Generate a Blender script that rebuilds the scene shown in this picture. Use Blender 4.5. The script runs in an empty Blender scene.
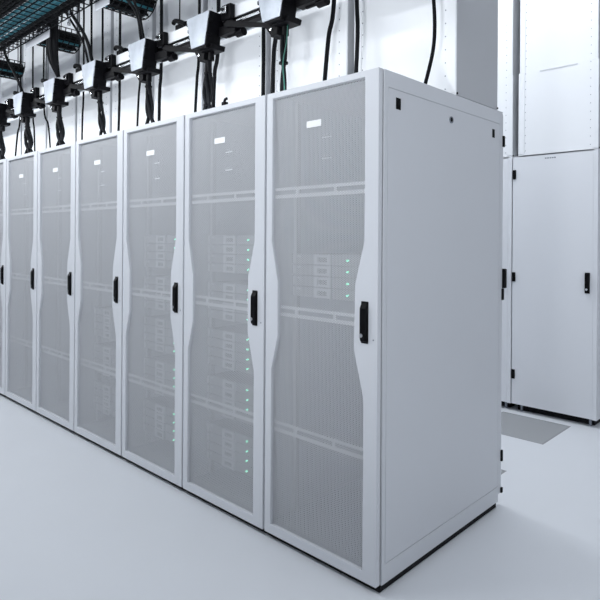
import bpy, bmesh, math, random
from mathutils import Vector, Matrix
random.seed(7)
scn = bpy.context.scene
COL = scn.collection
PI = math.pi

# ------------------------------------------------------------------ materials
def mat(name, color, rough=0.5, metal=0.0, noise=0.0, nscale=8.0, bump=0.0, bscale=60.0,
        rvar=0.0, emit=None, estr=0.0, stretch=None):
    m = bpy.data.materials.new(name); m.use_nodes = True
    nt = m.node_tree; b = nt.nodes['Principled BSDF']
    b.inputs['Base Color'].default_value = (*color, 1)
    b.inputs['Roughness'].default_value = rough
    b.inputs['Metallic'].default_value = metal
    tc = nt.nodes.new('ShaderNodeTexCoord')
    src = tc.outputs['Object']
    if stretch:
        mp = nt.nodes.new('ShaderNodeMapping'); mp.inputs['Scale'].default_value = stretch
        nt.links.new(src, mp.inputs['Vector']); src = mp.outputs['Vector']
    if noise or rvar:
        n = nt.nodes.new('ShaderNodeTexNoise'); n.inputs['Scale'].default_value = nscale
        n.inputs['Detail'].default_value = 6; n.inputs['Roughness'].default_value = 0.6
        nt.links.new(src, n.inputs['Vector'])
        if noise:
            mx = nt.nodes.new('ShaderNodeMix'); mx.data_type = 'RGBA'
            c2 = tuple(min(1, max(0, c * (1 - noise))) for c in color)
            c1 = tuple(min(1, c * (1 + noise)) for c in color)
            mx.inputs[6].default_value = (*c1, 1); mx.inputs[7].default_value = (*c2, 1)
            nt.links.new(n.outputs['Fac'], mx.inputs[0])
            nt.links.new(mx.outputs[2], b.inputs['Base Color'])
        if rvar:
            mr = nt.nodes.new('ShaderNodeMapRange')
            mr.inputs['From Min'].default_value = .3; mr.inputs['From Max'].default_value = .7
            mr.inputs['To Min'].default_value = rough - rvar; mr.inputs['To Max'].default_value = rough + rvar
            nt.links.new(n.outputs['Fac'], mr.inputs['Value'])
            nt.links.new(mr.outputs['Result'], b.inputs['Roughness'])
    if bump:
        n2 = nt.nodes.new('ShaderNodeTexNoise'); n2.inputs['Scale'].default_value = bscale
        n2.inputs['Detail'].default_value = 3
        nt.links.new(src, n2.inputs['Vector'])
        bp = nt.nodes.new('ShaderNodeBump'); bp.inputs['Strength'].default_value = bump
        bp.inputs['Distance'].default_value = 0.002
        nt.links.new(n2.outputs['Fac'], bp.inputs['Height'])
        nt.links.new(bp.outputs['Normal'], b.inputs['Normal'])
    if emit:
        b.inputs['Emission Color'].default_value = (*emit, 1)
        b.inputs['Emission Strength'].default_value = estr
    return m

def matte(name, f):
    M[name].node_tree.nodes['Principled BSDF'].inputs['Specular IOR Level'].default_value = f

def perforated(name, color, pitch, hole, rough=.45, plane='XZ'):
    """sheet metal with a staggered lattice of round holes"""
    m = bpy.data.materials.new(name); m.use_nodes = True
    nt = m.node_tree; N = nt.nodes; L = nt.links
    b = N['Principled BSDF']; out = N['Material Output']
    b.inputs['Base Color'].default_value = (*color, 1); b.inputs['Roughness'].default_value = rough
    tc = N.new('ShaderNodeTexCoord'); sx = N.new('ShaderNodeSeparateXYZ')
    L.new(tc.outputs['Object'], sx.inputs[0])
    def math_(op, a, c):
        n = N.new('ShaderNodeMath'); n.operation = op
        for i, v in enumerate((a, c)):
            if isinstance(v, (int, float)): n.inputs[i].default_value = v
            else: L.new(v, n.inputs[i])
        return n.outputs[0]
    bx, by = pitch, pitch * math.sqrt(3)
    u0, v0 = (sx.outputs['Z'], sx.outputs['X']) if plane == 'XZ' else (sx.outputs['X'], sx.outputs['Y'])
    ds = []
    for off in (0.0, 0.5):
        u = math_('MULTIPLY', math_('SUBTRACT', math_('FRACT', math_('ADD', math_('DIVIDE', u0, bx), off + 500.0), 0), .5), bx)
        v = math_('MULTIPLY', math_('SUBTRACT', math_('FRACT', math_('ADD', math_('DIVIDE', v0, by), off + 500.0), 0), .5), by)
        ds.append(math_('ADD', math_('MULTIPLY', u, u), math_('MULTIPLY', v, v)))
    d = math_('MINIMUM', ds[0], ds[1])
    solid = math_('GREATER_THAN', d, hole * hole)
    tr = N.new('ShaderNodeBsdfTransparent'); mix = N.new('ShaderNodeMixShader')
    L.new(solid, mix.inputs[0]); L.new(tr.outputs[0], mix.inputs[1]); L.new(b.outputs[0], mix.inputs[2])
    L.new(mix.outputs[0], out.inputs['Surface'])
    return m

M = {}
M['white'] = mat('white powder coat', (.66, .68, .72), .38, noise=.015, nscale=3, bump=.04, bscale=400)
M['body'] = mat('white rack body', (.65, .67, .71), .42, noise=.015, nscale=3, bump=.04, bscale=400)
M['cabinet'] = mat('white cabinet coat', (.78, .80, .84), .4, noise=.015, nscale=3)
M['inner'] = mat('rack interior', (.50, .51, .53), .55, noise=.03)
M['strap'] = mat('stiffener white', (.80, .81, .83), .45, noise=.01)
M['mesh'] = perforated('perforated door sheet', (.585, .60, .63), .0086, .0030, .45)
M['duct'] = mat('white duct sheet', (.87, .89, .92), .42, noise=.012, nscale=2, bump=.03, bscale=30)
M['duct_shaded'] = mat('shaded duct side sheet', (.50, .515, .545), .48, noise=.02, nscale=4)  # white duct sheet again, with the shade of its side put into the colour
M['black'] = mat('black plastic', (.003, .003, .004), .48, noise=.1)
M['black_metal'] = mat('black metal', (.016, .017, .02), .42, metal=.2, noise=.1)
M['rubber'] = mat('black cable sheath', (.006, .0065, .008), .5, noise=.15, nscale=40)
M['shadow_gap'] = mat('black plinth', (.01, .01, .012), .6, noise=.1)
M['plate'] = mat('label plate', (.93, .94, .95), .35, noise=.005)
M['tagfilm'] = mat('tag strip', (.66, .68, .71), .4, noise=.01)
M['steel'] = mat('brushed steel', (.40, .43, .475), .46, metal=.8, noise=.28, nscale=9, rvar=.12, stretch=(1, 1, 1))
M['bright'] = mat('bright screw', (.85, .86, .88), .25, metal=1.0, noise=.05)
M['alu'] = mat('white aluminium rail', (.80, .82, .85), .40, metal=.15, noise=.04, nscale=3, stretch=(1, 6, 6))
M['under'] = mat('busway underside', (.07, .085, .085), .5, metal=.2, noise=.15)
M['wire'] = mat('basket wire', (.012, .013, .015), .45, metal=.2, noise=.1)
M['teal'] = mat('teal cable', (.03, .20, .26), .45, noise=.15, nscale=30)
M['green'] = mat('green earth wire', (.015, .10, .075), .45, noise=.1)
M['screw'] = mat('screw head', (.25, .27, .31), .4, metal=.4, noise=.05)
M['server'] = mat('server face', (.37, .38, .40), .5, noise=.06, nscale=30)
M['server_body'] = mat('server chassis', (.33, .34, .36), .5, noise=.05)
M['bay'] = mat('server bay frame', (.60, .61, .63), .4, noise=.03)
M['dark_bay'] = mat('server bay grille', (.20, .21, .22), .5, noise=.1)
M['led'] = mat('green status light', (.1, .8, .5), .4, noise=.01, emit=(.30, 1.0, .62), estr=2.2)
M['floor'] = mat('grey epoxy floor', (.75, .775, .815), .36, noise=.025, nscale=1.3, bump=.03, bscale=25, rvar=.05)
M['wallp'] = mat('white painted wall', (.80, .81, .83), .6, noise=.015, nscale=2, bump=.05, bscale=90)
M['ceil'] = mat('ceiling', (.74, .76, .79), .7, noise=.02)
M['vent'] = perforated('perforated floor tile', (.42, .435, .455), .022, .0050, .5, 'XY')
M['tray_strap'] = mat('tray splice plate', (.66, .68, .73), .42, metal=.2, noise=.04)

for k_ in ('black', 'black_metal', 'rubber', 'shadow_gap', 'wire'): matte(k_, .09)

# ------------------------------------------------------------------ mesh builder
class MB:
    def __init__(s): s.bm = bmesh.new()
    def _merge(s, other):
        me = bpy.data.meshes.new('tmp'); other.to_mesh(me); other.free()
        s.bm.from_mesh(me); bpy.data.meshes.remove(me); return s
    def box(s, x0, x1, y0, y1, z0, z1, bev=0.0, seg=2):
        b = bmesh.new()
        bmesh.ops.create_cube(b, size=1)
        for v in b.verts:
            v.co = Vector(((x0 + x1) / 2 + v.co.x * (x1 - x0), (y0 + y1) / 2 + v.co.y * (y1 - y0), (z0 + z1) / 2 + v.co.z * (z1 - z0)))
        if bev: bmesh.ops.bevel(b, geom=b.edges[:], offset=bev, segments=seg, affect='EDGES', profile=.6)
        return s._merge(b)
    def cyl(s, c, axis, r, h, seg=20, r2=None):
        """cylinder from c along axis ('x','y','z') by h"""
        b = bmesh.new()
        bmesh.ops.create_cone(b, cap_ends=True, segments=seg, radius1=r, radius2=r if r2 is None else r2, depth=h)
        bmesh.ops.translate(b, vec=(0, 0, h / 2), verts=b.verts)
        if axis == 'x': bmesh.ops.rotate(b, cent=(0, 0, 0), matrix=Matrix.Rotation(PI / 2, 3, 'Y'), verts=b.verts)
        if axis == 'y': bmesh.ops.rotate(b, cent=(0, 0, 0), matrix=Matrix.Rotation(-PI / 2, 3, 'X'), verts=b.verts)
        bmesh.ops.translate(b, vec=c, verts=b.verts)
        return s._merge(b)
    def prism(s, pts, axis, a0, a1, bev=0.0):
        """polygon pts (2D) extruded along axis between a0 and a1; x:(y,z) y:(x,z) z:(x,y)"""
        b = bmesh.new()
        def P(p, a):
            return {'x': (a, p[0], p[1]), 'y': (p[0], a, p[1]), 'z': (p[0], p[1], a)}[axis]
        v0 = [b.verts.new(P(p, a0)) for p in pts]; v1 = [b.verts.new(P(p, a1)) for p in pts]
        b.faces.new(v0); b.faces.new(v1[::-1]); n = len(pts)
        for i in range(n): b.faces.new((v0[i], v0[(i + 1) % n], v1[(i + 1) % n], v1[i]))
        bmesh.ops.recalc_face_normals(b, faces=b.faces[:])
        if bev: bmesh.ops.bevel(b, geom=b.edges[:], offset=bev, segments=2, affect='EDGES', profile=.6)
        return s._merge(b)
    def ring(s, outer, inner, y0, y1):
        """frame in the XZ plane between two contours of equal count, front at y0, back at y1"""
        b = bmesh.new(); n = len(outer)
        of = [b.verts.new((p[0], y0, p[1])) for p in outer]; inf = [b.verts.new((p[0], y0, p[1])) for p in inner]
        ob = [b.verts.new((p[0], y1, p[1])) for p in outer]; inb = [b.verts.new((p[0], y1, p[1])) for p in inner]
        for i in range(n):
            j = (i + 1) % n
            b.faces.new((of[i], of[j], inf[j], inf[i])); b.faces.new((ob[j], ob[i], inb[i], inb[j]))
            b.faces.new((of[j], of[i], ob[i], ob[j])); b.faces.new((inf[i], inf[j], inb[j], inb[i]))
        bmesh.ops.recalc_face_normals(b, faces=b.faces[:])
        ed = [e for e in b.edges if e.is_manifold and e.calc_face_angle(0) > .9]
        bmesh.ops.bevel(b, geom=ed, offset=.003, segments=2, affect='EDGES', profile=.6)
        return s._merge(b)
    def tube(s, pts, r, seg=8, cap=True, rend=None):
        b = bmesh.new(); pts = [Vector(p) for p in pts]; n = len(pts)
        prev = None; rings = []
        for i, p in enumerate(pts):
            t = (pts[min(i + 1, n - 1)] - pts[max(i - 1, 0)]).normalized()
            if prev is None:
                a = t.orthogonal().normalized()
            else:
                a = (prev - t * prev.dot(t)).normalized()
            prev = a; c = t.cross(a)
            rr = r if rend is None else r + (rend - r) * i / (n - 1)
            rings.append([b.verts.new(p + (a * math.cos(2 * PI * k / seg) + c * math.sin(2 * PI * k / seg)) * rr) for k in range(seg)])
        for i in range(n - 1):
            for k in range(seg):
                l = (k + 1) % seg
                b.faces.new((rings[i][k], rings[i][l], rings[i + 1][l], rings[i + 1][k]))
        if cap: b.faces.new(rings[0][::-1]); b.faces.new(rings[-1])
        bmesh.ops.recalc_face_normals(b, faces=b.faces[:])
        for f in b.faces: f.smooth = len(f.verts) == 4
        return s._merge(b)
    def build(s, name, m, parent=None):
        me = bpy.data.meshes.new(name); s.bm.to_mesh(me); s.bm.free()
        me.materials.append(M[m])
        o = bpy.data.objects.new(name, me); COL.objects.link(o)
        if parent: o.parent = parent
        return o

def smooth_path(ctrl, n=8):
    """Catmull-Rom through the control points"""
    c = [Vector(p) for p in ctrl]; c = [c[0] * 2 - c[1]] + c + [c[-1] * 2 - c[-2]]; out = []
    for i in range(1, len(c) - 2):
        for k in range(n):
            t = k / n
            out.append(.5 * ((2 * c[i]) + (c[i + 1] - c[i - 1]) * t + (2 * c[i - 1] - 5 * c[i] + 4 * c[i + 1] - c[i + 2]) * t * t
                             + (3 * c[i] - c[i - 1] - 3 * c[i + 1] + c[i + 2]) * t ** 3))
    out.append(c[-2]); return out

def tag(o, label=None, cat=None, group=None, kind=None):
    if label: o['label'] = label
    if cat: o['category'] = cat
    if group: o['group'] = group
    if kind: o['kind'] = kind
    return o
def empty(name, loc=(0, 0, 0)):
    o = bpy.data.objects.new(name, None); COL.objects.link(o); o.location = loc
    o.empty_display_size = .1
    return o
def copy_tree(o, parent=None):
    c = o.copy(); COL.objects.link(c)
    if parent: c.parent = parent
    for ch in o.children: copy_tree(ch, c)
    return c

# ------------------------------------------------------------------ the room
def struct(name, mb, m): return tag(mb.build(name, m), kind='structure')
CZ = 4.1
XL, XR, YF, YB = -9.0, 4.2, -4.4, 4.6
fl = MB()
# floor slab with an opening for each perforated tile
tiles = [(-.693, -.183, 2.085, 2.607), (-.70, -.165, .965, 1.497)]
xs = sorted({XL, XR, -.693, -.183, -.70, -.165}); ys = sorted({YF, YB, 2.085, 2.607, .965, 1.497})
for i in range(len(xs) - 1):
    for j in range(len(ys) - 1):
        cx, cy = (xs[i] + xs[i + 1]) / 2, (ys[j] + ys[j + 1]) / 2
        if any(t[0] < cx < t[1] and t[2] < cy < t[3] for t in tiles): continue
        f = [fl.bm.verts.new(p) for p in ((xs[i], ys[j], 0), (xs[i + 1], ys[j], 0), (xs[i + 1], ys[j + 1], 0), (xs[i], ys[j + 1], 0))]
        fl.bm.faces.new(f)
bmesh.ops.remove_doubles(fl.bm, verts=fl.bm.verts[:], dist=1e-5)
fl.box(XL, XR, YF, YB, -.40, -.30)          # slab under the raised floor
struct('floor', fl, 'floor')
struct('ceiling', MB().box(XL, XR, YF, YB, CZ, CZ + .1), 'ceil')
struct('wall_left', MB().box(XL - .1, XL, YF, YB, -.3, CZ), 'wallp')
struct('wall_right', MB().box(XR, XR + .1, YF, YB, -.3, CZ), 'wallp')
struct('wall_back', MB().box(XL, XR, YB, YB + .1, -.3, CZ), 'wallp')
struct('wall_front', MB().box(XL, XR, YF - .1, YF, -.3, CZ), 'wallp')

tl = ['grey perforated floor tile in the aisle at the foot of the rear cabinets',
      'grey perforated floor tile tucked behind the nearest server rack']
for (x0, x1, y0, y1), lab in zip(tiles, tl):
    t = empty('floor_vent_tile', ((x0 + x1) / 2, (y0 + y1) / 2, -.03))
    tag(t, lab, 'floor tile', 'perforated tiles in the aisle floor')
    w, d = (x1 - x0) / 2 - .001, (y1 - y0) / 2 - .001
    MB().box(-w + .012, w - .012, -d + .012, d - .012, .026, .0295).build('perforated_plate', 'vent', t)
    fr = MB()
    for a in ((-w, w, -d, -d + .012), (-w, w, d - .012, d), (-w, -w + .012, -d + .012, d - .012), (w - .012, w, -d + .012, d - .012)):
        fr.box(*a, 0, .0302)
    fr.build('rim', 'server_body', t)

# ------------------------------------------------------------------ server racks
W = .63; H = 1.994; D = .992; RY = .030
def make_rack(end):
    """local x runs -W..0 (right edge at 0), y 0..D front to back"""
    r = empty('server_rack', (0, RY, 0))
    b = MB()
    # carcass: two sides, floor, four posts; roof and side panel are parts of their own
    b.box(-W + .003, -W + .022, .0, D, .028, H - .004, .002)
    b.box(-.030 if end else -.024, -.006 if end else -.003, .0, D, .028, H - .004, .002)
    b.box(-W + .022, -.030, .0, D, .028, .070)
    b.box(-W + .022, -.030, D - .02, D, .07, H - .03)
    b.build('carcass', 'body', r)
    MB().box(-W + .003, -.003, .0, D + .038, H - .004, H, .0015).build('roof', 'body', r)
    for x in (-W + .055, -.055 - .02):           # mounting rails with square holes
        inn = MB().box(x, x + .020, .10, .125, .09, H - .03)
        for k in range(42): inn.box(x + .006, x + .014, .098, .0995, .12 + k * .0445, .128 + k * .0445)
        inn.build('mounting_rail', 'inner', r)
    # plinth and levelling feet
    p = MB().box(-W + .004, -.004, -.006, D - .012, .003, .0275)
    for x in (-W + .05, -.05):
        for y in (.06, D - .06): p.cyl((x, y, 0), 'z', .022, .0275, 16)
    p.build('plinth', 'shadow_gap', r)
    # outer side panel with a recessed groove round the removable panel (only the row's end shows it)
    if end:
        y0, y1, z0, z1 = .0, D + .001, .028, H - .002
        gy0, gy1, gz0, gz1 = .023, .985, .104, 1.926; g = .0022
        s = MB()
        s.prism([(y0, z0), (y1, z0), (y1, z1), (y0, z1)], 'x', -.006, -.003)
        s.box(-.003, 0, y0, gy0 - g, z0, z1); s.box(-.003, 0, gy1 + g, y1, z0, z1)
        s.box(-.003, 0, gy0 - g, gy1 + g, z0, gz0 - g); s.box(-.003, 0, gy0 - g, gy1 + g, gz1 + g, z1)
        s.build('side_frame', 'body', r)
        sp = MB().box(-.003, .0004, gy0, gy1, gz0, gz1, .0006, 1).build('side_panel', 'body', r)
        for (ya, yb, za, zb) in ((.074, .107, 1.852, 1.897), (.902, .929, 1.850, 1.892)):
            l = MB().box(-.002, .0012, ya, yb, za, zb, .0008)
            l.box(.0008, .0032, ya + .006, yb - .006, za + .010, zb - .010, .001)
            l.build('panel_latch', 'black', sp)
        k = MB().cyl((.0004, .500, 1.874), 'x', .015, .004, 28); k.build('lock_ring', 'screw', sp)
        MB().cyl((.0042, .497, 1.874), 'x', .0095, .0012, 24).build('lock_barrel', 'black', sp)
    # rear door with rounded upper corner, hinges and handle
    rd = MB()
    rr = .022; arc = [(D + .038 - rr + rr * math.sin(a * PI / 12), H - .004 - rr + rr * math.cos(a * PI / 12)) for a in range(7)]
    rd.prism([(D + .002, .062), (D + .038, .062)] + arc[::-1] + [(D + .002, H - .004)], 'x', -W + .006, -.002)
    rdo = rd.build('rear_door', 'body', r)
    e = .0 if end else -.02
    for z, q in ((1.845, .028), (.25, .028), (.075, .013)):
        MB().box(-.015 + e, .006 + e, D + .030, D + .046, z - q, z + q, .003).build('hinge', 'black', rdo)
    MB().box(-.035 + e, .012 + e, D + .036, D + .062, 1.10, 1.198, .004).build('handle', 'black', rdo)
    MB().box(-.03 + e, .004 + e, D + .030, D + .050, 1.040, 1.098, .003).build('lock_case', 'black', rdo)
    MB().ring([(-W + .013, 1.980), (-.0075, 1.980), (-.0075, .038), (-W + .013, .038)], [(-W + .028, 1.966), (-.022, 1.966), (-.022, .052), (-W + .028, .052)], -.0058, -.0004).build('door_gap_shade', 'black', r)  # black ring added as painted shade in the gap behind the door
    # front door: hourglass frame, perforated sheet, slotted stiffeners, label, handle
    x0, x1 = -W + .009, -.004
    outer = [(x0, 1.993), (x1, 1.993), (x1, 1.336), (x1, 1.163), (x1, .912), (x1, .735), (x1, .030), (x0, .030), (x0, .766), (x0, .911), (x0, 1.155), (x0, 1.332)]
    inner = [(-.584, 1.967), (-.070, 1.967), (-.069, 1.336), (-.114, 1.163), (-.116, .912), (-.070, .735), (-.069, .072), (-.583, .072), (-.583, .766), (-.544, .911), (-.545, 1.155), (-.584, 1.332)]
    dr = MB().ring(outer, inner, -.032, -.006).build('front_door', 'white', r)
    MB().box(-.606, -.050, -.0172, -.0161, .05, 1.974).build('perforated_panel', 'mesh', dr)
    for z in (1.546, 1.026, .510):
        st = MB(); hz = .0235
        st.box(-.600, -.055, -.0135, -.006, z + hz - .013, z + hz, .001); st.box(-.600, -.055, -.0135, -.006, z - hz, z - hz + .016, .001)
        for xa in (-.600, -.455, -.240, -.074): st.box(xa, xa + .016, -.0135, -.006, z - hz + .015, z + hz - .012)
        st.build('stiffener', 'strap', dr)
    MB().box(-.388, -.305, -.0190, -.0176, 1.813, 1.841, .0005).build('label_plate', 'plate', dr)
    for z in (1.764, 1.677):                      # small two-line tags, too small to read
        tg = MB().box(-.300, -.248, -.0186, -.0176, z - .0035, z + .0015)
        for k in range(3): tg.box(-.288 + k * .009, -.283 + k * .009, -.0186, -.0176, z + .010, z + .0125)
        tg.build('tag_strip', 'tagfilm', dr)
    hd = MB().box(-.080, -.046, -.0345, -.031, .945, 1.106, .003)
    hd.prism([(-.034, .950), (-.044, .954), (-.047, .975), (-.047, 1.080), (-.034, 1.102)], 'x', -.078, -.048, .003)
    hdo = hd.build('handle', 'black', dr)
    kl = MB().cyl((-.068, -.050, .976), 'y', .0075, .006, 20); kl.build('key_lock', 'bright', hdo)
    MB().cyl((-.022, -.0335, .962), 'y', .003, .003, 12).build('screw', 'screw', dr)
    for z in (.10, 1.02, 1.90): MB().cyl((-W + .0065, -.012, z - .03), 'z', .0035, .06, 12).build('hinge', 'white', dr)
    return r

rank = ['nearest', 'second', 'third', 'fourth', 'fifth', 'sixth', 'seventh', 'eighth', 'ninth']
def rlab(i):
    if i == 0: return 'white server rack at the near end of the row, blank side panel showing'
    return f'white server rack with perforated hourglass door, {rank[i]} from the near end of the row'
end_rack = make_rack(True)
tag(end_rack, rlab(0), 'server rack', 'white server racks in the front row')
mid = make_rack(False); mid.location = (-W, RY, 0); tag(mid, rlab(1), 'server rack', 'white server racks in the front row')
racks = [end_rack, mid]
for i in range(2, 9):
    c = copy_tree(mid); c.location = (-W * i, RY, 0); c['label'] = rlab(i); racks.append(c)

# ------------------------------------------------------------------ servers inside
def make_server(lit):
    s = empty('rack_server')
    MB().box(-.533, -.095, .128, .86, -.0215, .0215, .002).build('chassis', 'server_body', s)
    f = MB().box(-.552, -.078, .082, .0975, -.0222, .0222, .0015)
    f.build('faceplate', 'server', s)
    MB().box(-.533, -.095, .0975, .128, -.0205, .0205).build('front_case', 'server_body', s)
    for x in (-.515, ):
        e = MB().box(x - .022, x - .004, .074, .083, -.019, .019, .001); e.box(x + .004, x + .022, .078, .083, .008, .016); e.build('ear_handle', 'bay', s)
    b = MB(); x0, x1 = -.402, -.308
    b.box(x0, x0 + .018, .070, .083, -.022, .022); b.box(x1 - .018, x1, .070, .083, -.022, .022)
    b.box(x0 + .018, x1 - .018, .070, .083, .010, .020); b.box(x0 + .018, x1 - .018, .070, .083, -.020, -.011)
    bo = b.build('bay_frame', 'bay', s)
    MB().box(x0 + .018, x1 - .018, .079, .083, -.011, .010).build('bay_grille', 'dark_bay', bo)
    if lit: MB().cyl((-.219, .0725, 0), 'y', .0040, .010, 12).build('status_light', 'led', s)
    return s
proto = {}
U = .0487
zst = [1.336, 1.090, .845, .596, .343]
tiers = ['topmost', 'second highest', 'middle', 'second lowest', 'lowest']
pos4 = ['top', 'second', 'third', 'bottom']
def put_server(rack, z, lit, label):
    key = lit
    if key not in proto: s = proto[key] = make_server(lit)
    else: s = copy_tree(proto[key])
    s.location = (-W * rack - .020, RY, z); tag(s, label, 'server', 'servers behind the perforated rack doors')
for k in range(4):
    put_server(0, 1.254 - U * k, True, f'{pos4[k]} server of the four behind the nearest rack door, green light on')
for rk in (1, 2):
    for t in range(5):
        for k in range(4):
            put_server(rk, zst[t] - U * k, True, f'{pos4[k]} server of the {tiers[t]} four inside the {rank[rk]} rack from the near end')
for t, tn in ((2, 'upper'), (3, 'middle'), (4, 'lower')):
    for k in range(4):
        put_server(3, zst[t] - U * k, False, f'{pos4[k]} unlit server of the {tn} four inside the fourth rack from the near end')

# ------------------------------------------------------------------ exhaust ducts on the racks
def make_duct(w, d, z1, name='exhaust_duct'):
    """box duct, local x -w..0, front at y=0, standing on z=0, in two telescoping lengths"""
    o = empty(name); zs = .645; t = .003
    def shell(x0, x1, y0, y1, za, zb, nm, m):
        a = MB()
        a.box(x0, x1, y0, y0 + t, za, zb); a.box(x0, x1, y1 - t, y1, za, zb); a.box(x0, x0 + t, y0 + t, y1 - t, za, zb)
        return a.build(nm, m, o)
    shell(-w, 0, 0, d, .001, zs, 'lower_section', 'duct')
    shell(-w + .006, -.006, .006, d - .006, zs, z1, 'upper_section', 'duct')
    MB().box(-t, 0.0006, t, d, .001, zs).build('lower_side_sheet', 'duct_shaded', o)
    MB().box(-.006 - t, -.0056, .006 + t, d - .006, zs, z1).build('upper_side_sheet', 'duct_shaded', o)
    for xa, xb in ((-w + .002, -w + .048), (-.048, -.002)):
        MB().box(xa, xb, -.0035, .0, .012, zs - .002, .001, 1).build('corner_flange', 'duct', o)
        xa += .008 if xa < -.2 else 0; xb -= .008 if xb > -.2 else 0
        MB().box(xa, xb, .0025, .006, zs + .003, z1).build('corner_flange', 'duct', o)
    for x in (-w + .055, -.055):
        z = .035; sc = MB()
        while z < z1:
            y = -.0035 if z < zs and -.048 < x else .0
            sc.cyl((x, (-.002 if z < zs else .004), z), 'y', .0030, .0025, 8); z += .060
        tag(sc.build('screw_row', 'screw', o), kind='stuff')
    MB().box(-w * .72, -w * .25, -.003, -.0002, zs - .012, zs - .004).build('slide_bar', 'tagfilm', o)
    for y in (.004, d - .004): MB().cyl((.003, y, .004), 'z', .004, .008, 8).build('foot_bolt', 'black', o)
    return o
d0 = make_duct(.585, .413, 1.93)
dl = lambda i: f'white exhaust duct on the roof of the {"nearest rack, shaded side showing" if i == 0 else rank[i] + " rack from the near end"}'
for i in range(9):
    o = d0 if i == 0 else copy_tree(d0)
    o.location = (-.004 - W * i, .582, H + .0005); tag(o, dl(i), 'duct', 'exhaust ducts on the front row of racks')

# ------------------------------------------------------------------ rear row: solid-door cabinets across the aisle
Y2 = 2.69
def make_cabinet():
    c = empty('rear_cabinet'); w = .630
    b = MB(); hz = 2.0; d = 1.0
    b.box(-w, -w + .02, .03, d, .055, hz - .004, .002); b.box(-.02, 0, .03, d, .055, hz - .004, .002)
    b.box(-w + .02, -.02, .03, d, .055, .085); b.box(-w + .02, -.02, d - .02, d, .085, hz - .004)
    b.box(-.030, 0, -.012, .029, .055, hz, .0015)
    b.box(-w, -.029, .022, .0295, .055, hz)
    b.build('carcass', 'cabinet', c)
    MB().box(-w, 0, .03, d, hz - .003, hz + .004, .001).build('roof', 'cabinet', c)
    d_ = MB().box(-w + .007, -.0305, -.012, .020, .058, 1.990, .0015).build('door', 'cabinet', c)
    for z in (1.858, 1.055, .292): MB().box(-w + .007, -w + .032, -.022, -.002, z - .036, z + .036, .003).build('hinge', 'black', d_)
    h = MB().box(-.084, -.050, -.020, -.011, .962, 1.112, .003); h.box(-.080, -.054, -.038, -.018, .972, 1.105, .005)
    ho = h.build('handle', 'black', d_)
    MB().cyl((-.066, -.040, .992), 'y', .008, .004, 16).build('key_lock', 'bright', ho)
    tx = MB()
    for k in range(5): tx.box(-.375 + k * .017, -.363 + k * .017, -.0126, -.0118, 1.962, 1.971)
    tx.build('printed_mark', 'screw', d_)
    p = MB().box(-w + .03, -.03, .05, d - .03, .004, .054); p.build('plinth', 'shadow_gap', c)
    for x in (-w + .07, -.055): MB().cyl((x, .035, 0), 'z', .010, .052, 12).build('levelling_foot', 'screw', c)
    return c
c0 = make_cabinet(); c0.location = (-.034, Y2, 0)
tag(c0, 'tall white cabinet with solid door and black handle across the aisle', 'cabinet', 'white cabinets in the rear row')
c1 = copy_tree(c0); c1.location = (-.034 - .632, Y2, 0)
c1['label'] = 'white cabinet mostly hidden behind the nearest rack, left of the solid-door cabinet'
e0 = make_duct(.585, .475, 2.08); e0.location = (-.037, Y2 + .004, 2.0045)
tag(e0, 'white two-length exhaust duct on the solid-door cabinet across the aisle', 'duct', 'exhaust ducts on the rear cabinets')
e1 = copy_tree(e0); e1.location = (-.037 - .632, Y2 + .004, 2.0045)
e1['label'] = 'white exhaust duct in the rear row, only its right edge beside the shaded duct side'

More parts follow.
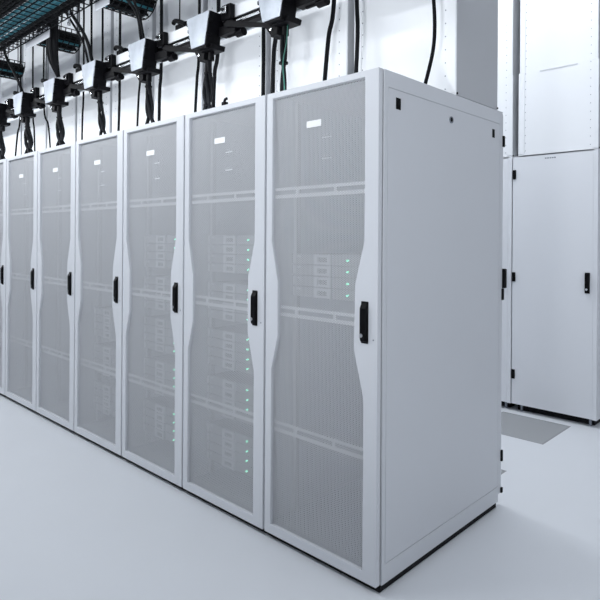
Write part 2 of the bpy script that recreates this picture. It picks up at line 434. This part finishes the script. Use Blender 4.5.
# ------------------------------------------------------------------ overhead power busway
bw = empty('busway', (-2.9, .335, 2.578)); X0, X1 = -3.4, 3.3
tag(bw, 'long white power busway running above the front row of racks', 'busway')
MB().box(X0, X1, -.070, -.055, -.018, .046, .002).build('face_rail', 'alu', bw)
u = MB().box(X0, X1, -.055, .080, -.030, .046)
u.build('channel', 'under', bw)
MB().box(X0, X1, -.068, -.040, -.046, -.0195, .002).build('contact_slot', 'black', bw)
MB().box(X0, X1, -.062, -.020, -.064, -.0475, .002).build('contact_slot', 'black', bw)
s = MB().box(X0, X1, .078, .086, -.036, -.030); s.build('lower_lip', 'tray_strap', bw)
def make_tapbox():
    """origin at the middle of the silver cover's top edge, front at y=0, hanging down"""
    t = empty('tap_off_box')
    MB().prism([(-.105, .0), (.105, .0), (.063, -.178), (-.058, -.178)], 'y', 0, .006, .0015).build('front_cover', 'steel', t)
    # black body behind, wider towards the rail
    b = MB().prism([(-.094, -.004), (.107, -.001), (.068, -.192), (-.050, -.184)], 'y', .006, .100, .004)
    b.prism([(-.02, -.196), (.086, -.196), (.094, -.170), (-.04, -.170)], 'y', .030, .125, .003)
    b.build('body', 'black', t)
    for k in range(4):
        z = -.025 - k * .040; x = -.104 + k * .0105
        MB().box(x - .012, x + .004, .008, .030, z - .012, z + .006, .002).build('side_clip', 'black', t)
    for k in range(2):
        z = -.05 - k * .07; x = .096 - k * .017
        MB().box(x - .004, x + .008, .002, .03, z - .008, z + .008, .002).build('side_clip', 'black', t)
    c = MB().box(.115, .190, .078, .113, -.045, .040, .006); c.box(.095, .118, .080, .112, -.035, .005, .004)
    c.box(.130, .170, .066, .080, -.015, .028, .004); c.box(.10, .24, .07, .125, -.127, -.079, .004)
    co = c.build('clamp_block', 'black', t)
    MB().box(.128, .168, .0635, .0665, -.014, .026, .002).build('clamp_plate', 'bright', co)
    MB().cyl((.145, .054, .008), 'y', .009, .010, 16).build('clamp_screw', 'black_metal', co)
    # slanted support arm with a triangular gusset, left under the cover
    a = MB().prism([(-.425, -.076), (-.395, -.066), (-.02, -.178), (-.010, -.236), (-.045, -.240), (-.10, -.176), (-.42, -.096)], 'y', .052, .064, .002)
    a.prism([(-.06, -.184), (.0, -.184), (-.006, -.236), (-.05, -.240)], 'y', .050, .110, .002)
    ao = a.build('support_arm', 'black', t)
    MB().cyl((-.045, .042, -.205), 'y', .007, .010, 16).build('arm_bolt', 'bright', ao)
    MB().box(-.34, -.10, .066, .080, -.082, -.074, .002).build('arm_slide', 'bright', ao)
    k = MB().cyl((.215, .110, -.128), 'x', .022, .055, 20); k.cyl((.14, .110, -.122), 'x', .013, .08, 16)
    k.build('rotary_plug', 'black', t)
    g = MB().cyl((.030, .075, -.245), 'z', .017, .05, 16); g.build('cable_gland', 'black', t)
    return t
tb = make_tapbox()
tx = [-.765, -1.358, -2.005, -2.655, -3.325, -3.965, -4.56]
where = ['above the second rack from the near end', 'above the third rack from the near end', 'above the fourth rack from the near end',
         'above the fifth rack from the near end', 'above the sixth rack from the near end', 'above the seventh rack from the near end', 'at the far left edge of the view']
for i, x in enumerate(tx):
    o = tb if i == 0 else copy_tree(tb)
    o.location = (x, .150, 2.588); tag(o, 'silver tap-off box on the busway ' + where[i], 'tap-off box', 'tap-off boxes on the busway')

# hanger rods with clips that carry the busway
hr = empty('hanger_rod')
MB().tube([(0, 0, 0), (0, 0, CZ - 2.68)], .0045, 8).build('rod', 'black_metal', hr)
k = MB().cyl((0, 0, -.012), 'z', .014, .024, 16); k.tube(smooth_path([(-.05, -.012, .0), (-.02, -.02, .006), (.03, -.02, -.010), (.10, -.02, -.045)], 4), .014, 10)
k.box(-.02, .10, -.02, .02, -.086, -.022, .004)
k.build('clip', 'black', hr)
for i, x in enumerate([-1.80, -2.54, -3.19, -3.82, -4.46]):
    o = hr if i == 0 else copy_tree(hr)
    o.location = (x, .335, 2.71)
    tag(o, 'thin black hanger rod and clip holding the busway, ' + ['nearest, above the third rack', 'second nearest, above the fifth rack', 'middle one, above the sixth rack', 'second farthest, above the seventh rack', 'farthest, at the left edge'][i], 'hanger rod', 'busway hanger rods')

# ------------------------------------------------------------------ cables
def cable_obj(pts, r, label, group, m='rubber', name='power_cable', seg=8):
    o = MB().tube(smooth_path(pts, 8), r, seg).build(name, m)
    return tag(o, label, 'cable', group)
RB = H + .001
# long cables behind the busway, from the trays down to the rack roofs: (x at roof, x at top, top z, radius)
runs = [(-4.90, -4.77, 3.8, .009), (-4.40, -4.46, 3.8, .008), (-4.05, -4.205, 3.8, .008), (-3.42, -3.40, 3.8, .008), (-2.815, -2.80, 3.6, .010),
        (-2.54, -2.50, 3.6, .008), (-2.245, -2.225, 3.8, .0115), (-1.825, -1.785, 3.8, .0095), (-1.63, -1.585, 3.8, .0125),
        (-1.168, -1.168, 3.6, .0115), (-1.085, -1.06, 3.6, .0125), (-1.005, -.985, 3.6, .006), (-.70, -.635, 3.6, .0115), (-.495, -.49, 3.6, .0105),
        (-3.70, -3.00, 3.5, .008)]
rl = ['at the far left edge of the view', 'thin, just right of the sixth tap-off box from the right', 'just left of the fifth tap-off box from the right', 'thin, between the fourth and fifth tap-off boxes from the right',
      'between the third and fourth tap-off boxes from the right', 'just left of the third tap-off box from the right', 'just right of the third tap-off box from the right', 'just left of the second tap-off box from the right',
      'just right of the second tap-off box from the right', 'leftmost of three above the second rack', 'middle of three above the second rack', 'thin rightmost of three above the second rack',
      'slanting, right of the nearest tap-off box', 'straight, above the nearest rack']
for (xb, xt, zt, r), l in zip(runs[:-1], rl):
    w = .012 * random.uniform(-1, 1)
    cable_obj([(xb, .475, RB + r), (xb + w * .3, .475, 2.12), (xb * .6 + xt * .4 + w, .478, 2.38), (xt, .475, 2.62), (xt + (w if zt > 3 else 0), .475, zt)] if zt > 2.8 else
              [(xb, .475, RB + r), (xb + w * .3, .475, 2.12), (xb * .5 + xt * .5 + w, .475, 2.34), (xt, .475, 2.52), (xt, .36, zt)],
              r, 'black cable behind the busway, ' + l, 'cables hanging behind the busway')
# the free curved cable over the end rack
cable_obj([(-.108, .475, RB + .012), (-.098, .475, 2.04), (-.062, .475, 2.17), (-.052, .475, 2.28), (-.060, .475, 2.42), (-.085, .475, 2.62), (-.09, .475, 3.0)], .0085,
          'curved black cable dropping on its own to the right end of the nearest rack roof', 'cables hanging behind the busway')

# cable bundles below the tap-off boxes
def bundle(x, n, bulge, tie, label, spread=.05, lean=0.0, r=.011):
    t = empty('cable_bundle', (x, .24, RB))
    top = 2.588 - .246 - RB
    for k in range(n):
        a = 2 * PI * k / n + .6; pts = []
        for (f, rad) in ((1, .010), (.86, .012), (.70, .016 + bulge * .6), (.50, .014 + bulge), (.33, .012), (.34, .013), (.20, spread * .80), (.03, spread)):
            aa = a + (1 - f) * 3.4
            sx_ = spread * 1.25 if f < .05 else rad
            px = math.cos(aa) * sx_ + lean * (1 - f); py = math.sin(aa) * rad * .6
            pts.append((px + .030 * f - .0, py - .026 * f, max(f * top, r * .9)))
        MB().tube(smooth_path(pts, 6), r, 8).build('strand', 'rubber', t)
    for f in tie: MB().cyl((.030 * f + lean * (1 - f), -.026 * f, f * top - .005), 'z', .023, .009, 14).build('cable_tie', 'black', t)
    tag(t, label, 'cable bundle', 'cable bundles below the tap-off boxes')
bl = 'bundle of black cables dropping from the tap-off box '
bundle(tx[0] + .0, 2, .004, (.62,), bl + 'above the second rack', .012, .0, .010)
bundle(tx[1] - .01, 4, .012, (.80, .30), bl + 'above the third rack', .035, -.015)
bundle(tx[2] + .01, 4, .008, (.9, .22), bl + 'above the fourth rack', .055, .02)
bundle(tx[3] + .02, 4, .010, (.9, ), bl + 'above the fifth rack', .050, .045, .010)
bundle(tx[4] + .02, 5, .020, (.86, .30), bl + 'above the sixth rack', .055, .02, .012)
bundle(tx[5] + .02, 5, .026, (.88, .30), bl + 'above the seventh rack', .055, .03, .013)
bundle(tx[6] - .03, 5, .024, (.86, .30), bl + 'at the far left edge', .05, .02, .013)
cable_obj([(tx[0] + .045, .20, RB + .006), (tx[0] + .05, .20, 2.08), (tx[0] + .044, .195, 2.20), (tx[0] + .062, .20, 2.30), (tx[0] + .06, .21, 2.385)], .0028, 'thin green earth wire beside the cables of the nearest tap-off box', 'earth wires', 'green', 'earth_wire')

for x, l in ((-3.04, 'left one of two above the fifth rack'), (-2.86, 'right one of two above the fifth rack')):
    cable_obj([(x, .36, 2.6265), (x + .006, .362, 2.75), (x - .004, .365, 3.1), (x, .365, 3.8)], .008, 'black cable rising from the busway top, ' + l, 'cables rising from the busway')

# small black clip on the front edge of the second rack's roof
cl = MB().box(-.965, -.940, .010, .035, RB, RB + .020, .004); cl.tube([(-.955, .02, RB + .018), (-.94, .015, RB + .030), (-.93, .02, RB + .034)], .007, 8)
tag(cl.build('cable_clip', 'black'), 'small black clip lying on the front edge of the second rack roof', 'clip')

# ------------------------------------------------------------------ wire basket trays with data cables
def basket(name, x0, x1, y0, y1, z, side, step, m='wire'):
    b = MB(); r = .0042
    n = max(2, round((y1 - y0) / .065))
    for k in range(n + 1):
        y = y0 + (y1 - y0) * k / n; b.tube([(x0, y, z), (x1, y, z)], r, 5)
    for y in (y0, y1):
        for zz in (z + side * .5, z + side): b.tube([(x0, y, zz), (x1, y, zz)], r if zz < z + side else .006, 5)
    x = x0
    while x <= x1 + .001:
        b.tube([(x, y0, z + side), (x, y0, z + .006), (x, y0 + .004, z), (x, y1 - .004, z), (x, y1, z + .006), (x, y1, z + side)], r, 5); x += step
    return b
tr = empty('cable_tray', (-4.2, -.22, 2.90))
tag(tr, 'long black wire basket tray full of teal cables, running above the busway', 'cable tray')
basket('basket', -2.3, 3.0, -.28, .265, 0, .11, .085).build('basket', 'wire', tr)
for xa, xb in ((-.55, 1.13), (.665, 1.11), (1.835, 2.02)):
    xb = xb if xa > 0 else -.15
    MB().box(xa, xb, .272, .280, -.052, .030, .002).build('splice_plate', 'tray_strap', tr)
for xa in (-1.45, -.05, 1.44, 2.7):
    for y in (-.292, .276): MB().tube([(xa, y, -.035), (xa, y, CZ - 2.90)], .006, 8).build('hanger_rod', 'steel' if y > 0 else 'black_metal', tr)
    for y in (-.292, .276): MB().cyl((xa, y, -.045), 'z', .012, .02, 12).build('rod_nut', 'bright' if y > 0 else 'black_metal', tr)
for k in range(5):
    y = -.237 + k * .036; ph = random.uniform(0, 6); zz = 2.9205
    pts = [(-6.45 + j * .6, y + .002 * math.sin(j * .9 + ph), zz + .003 * math.sin(j * 1.7 + ph)) for j in range(9)]
    cable_obj(pts, .0125, 'teal data cable lying along the wire basket tray above the busway', 'teal cables in the basket tray', 'teal', 'data_cable')
for k in range(12):
    y = (-.475 + k * .034) if k < 7 else (-.056 + (k - 7) * .036 if k < 9 else -.40 + (k - 9) * .06); ph = random.uniform(0, 6)
    pts = [(-6.45 + j * .6, y + .002 * math.sin(j * .8 + ph), (2.9215 if k < 9 else 2.954) + .002 * math.sin(j * 1.3 + ph)) for j in range(9)]
    cable_obj(pts, .014, 'black cable lying beside the teal cables in the wire basket tray', 'black cables in the basket tray', 'rubber', 'data_cable')
# cross trays of half-round section that carry cables back over the ducts
def cross_tray(x, label):
    t = empty('cross_tray', (x, .145, 2.90)); b = MB(); R_ = .15
    def arcp(y): return [(R_ * math.cos(a * PI / 10), y, .15 - .14 * math.sin(a * PI / 10) if False else .14 - .14 * math.sin(a * PI / 10)) for a in range(11)]
    for k in range(7): b.tube(arcp(.0 + k * .048), .0045, 5)
    for a in range(11):
        p = arcp(0)[a]; b.tube([(p[0], 0, p[2]), (p[0], .29, p[2])], .004, 5)
    b.build('basket', 'wire', t)
    for y in (.05, .24):
        for sx_ in (-R_ - .004, R_ + .004): MB().tube([(sx_, y, .13), (sx_, y, CZ - 2.90)], .0035, 6).build('hanger_rod', 'black_metal', t)
    # woven liner of sagging black cable jackets packed on the basket
    MB().tube([(-.03, 0, .085), (-.03, .29, .085)], .062, 14).build('black_cable_pack', 'rubber', t)
    MB().tube([(.06, 0, .09), (.06, .29, .09)], .052, 14).build('black_cable_pack', 'rubber', t)
    for k, (px, pz) in enumerate(((-.105, .075), (-.075, .035), (.02, .022), (.085, .040), (.118, .085))):
        MB().tube([(px, 0.0, pz + .004), (px, .29, pz + .004)], .010, 8).build('teal_cable' if k in (1, 3) else 'black_cable', 'teal' if k in (1, 3) else 'rubber', t)
    tag(t, label, 'cable tray', 'half-round cross trays')
cross_tray(-2.36, 'dark half-round cross tray of cables nearest the camera, above the fourth tap-off box')
cross_tray(-3.48, 'middle dark half-round cross tray of cables above the busway')
cross_tray(-4.70, 'farthest dark half-round cross tray of cables, at the left edge')

# cables dropping from the tray to the tap-off boxes
def drop(x, y, zt, xb, zb, r, label, sag=.02):
    cable_obj([(x, y, zt), (x + sag * .3, y + .01, zt * .7 + zb * .3), (xb - sag, .14, zt * .25 + zb * .75), (xb, .185, zb)], r, label, 'cables dropping from the tray to the boxes')
drop(-2.40, .085, 3.4, -2.00, 2.600, .010, 'thicker black cable dropping from the tray to the tap-off box above the fourth rack')
drop(-2.22, .085, 3.4, -1.97, 2.600, .008, 'thin black cable crossing to the tap-off box above the fourth rack')
drop(-2.92, .08, 3.3, -2.66, 2.600, .012, 'thick black cable dropping from the tray to the tap-off box above the fifth rack')
drop(-2.98, .08, 3.3, -2.72, 2.600, .008, 'thin black cable dropping from the tray to the tap-off box above the fifth rack')
drop(-4.10, .08, 3.1, -3.94, 2.600, .012, 'black cable dropping from the tray to the tap-off box above the seventh rack')
tb_ = empty('cable_bundle', (-3.22, .105, 2.60))
for k in range(7):
    a = k * PI / 3; q = .034 if k < 6 else 0
    def cc(dx, y, z, tw): return (dx + math.cos(a + tw) * q, y + math.sin(a + tw) * q * .7, z)
    MB().tube(smooth_path([cc(.10, 0, 1.0, 0), cc(.09, 0, .6, .5), cc(.07, 0, .30, 1), cc(.03, .02, .14, 1.2), (math.cos(a + 1.6) * q * .85, .075 + math.sin(a) * .016, .006)], 6), .017, 8).build('strand', 'rubber', tb_)
tag(tb_, 'thick black cable bundle dropping to the tap-off box above the sixth rack', 'cable bundle', 'cables dropping from the tray to the boxes')

# ------------------------------------------------------------------ light
def area(loc, size, energy, rot=(0, 0, 0), color=(1, 1, 1)):
    l = bpy.data.lights.new('ceiling_light', 'AREA'); l.shape = 'RECTANGLE'; l.size, l.size_y = size
    l.energy = energy; l.color = color
    o = bpy.data.objects.new('ceiling_light', l); COL.objects.link(o); o.location = loc; o.rotation_euler = rot
    return o
cool = (.93, .965, 1.0)
LE = [108, 6, 88, 53, 19.5, 50, 14.5]
area((-4.8, -1.5, 2.935), (7.6, .14), LE[0], (math.radians(48), 0, 0), cool)
area((-3.0, -2.6, 4.0), (9.0, .5), LE[1], color=cool)
area((-2.6, 1.75, 4.05), (6.0, .30), LE[2], color=cool)
area((2.6, -.6, 4.0), (1.2, 5.0), LE[3], color=cool)
# added soft lamp, unseen left of the camera, aimed up to brighten the ducts
d = Vector((-.9, .0, 3.2)) - Vector((.62, -2.6, .80))
l = area((.62, -2.6, .80), (.40, .40), LE[4], d.to_track_quat('-Z', 'Y').to_euler(), cool)
l.name = l.data.name = 'added_soft_lamp'; l.data.spread = math.radians(110)
# fill strip added out of sight behind the roof edge to brighten the ducts
l = area((-2.75, .12, 2.02), (5.4, .03), LE[6], (math.radians(140), 0, 0), cool); l.name = l.data.name = 'duct_fill_strip'
wd = bpy.data.worlds.new('World'); scn.world = wd; wd.use_nodes = True
wd.node_tree.nodes['Background'].inputs[0].default_value = (.75, .82, .9, 1)
wd.node_tree.nodes['Background'].inputs[1].default_value = .2 * LE[5] / 100

# ------------------------------------------------------------------ camera
cam = bpy.data.cameras.new('camera'); co = bpy.data.objects.new('camera', cam); COL.objects.link(co)
Rv = Vector((.72206298, .69179574, .00661123)); Uv = Vector((-.00477385, -.00457369, .99997815)); Fv = Vector((-.691810855, .722078763, 0))
mw = Matrix((Rv, Uv, -Fv)).transposed().to_4x4(); mw.translation = Vector((1.29158821, -1.77803976, 1.3456882))
co.matrix_world = mw
cam.sensor_width = 36; cam.lens = 579.14 / 600 * 36; cam.shift_y = -(300 - 238.45) / 600; cam.clip_start = .05
scn.camera = co
vs = scn.view_settings; vs.view_transform = 'Standard'; vs.look = 'None'; vs.gamma = 1; vs.use_curve_mapping = False; vs.exposure = .0
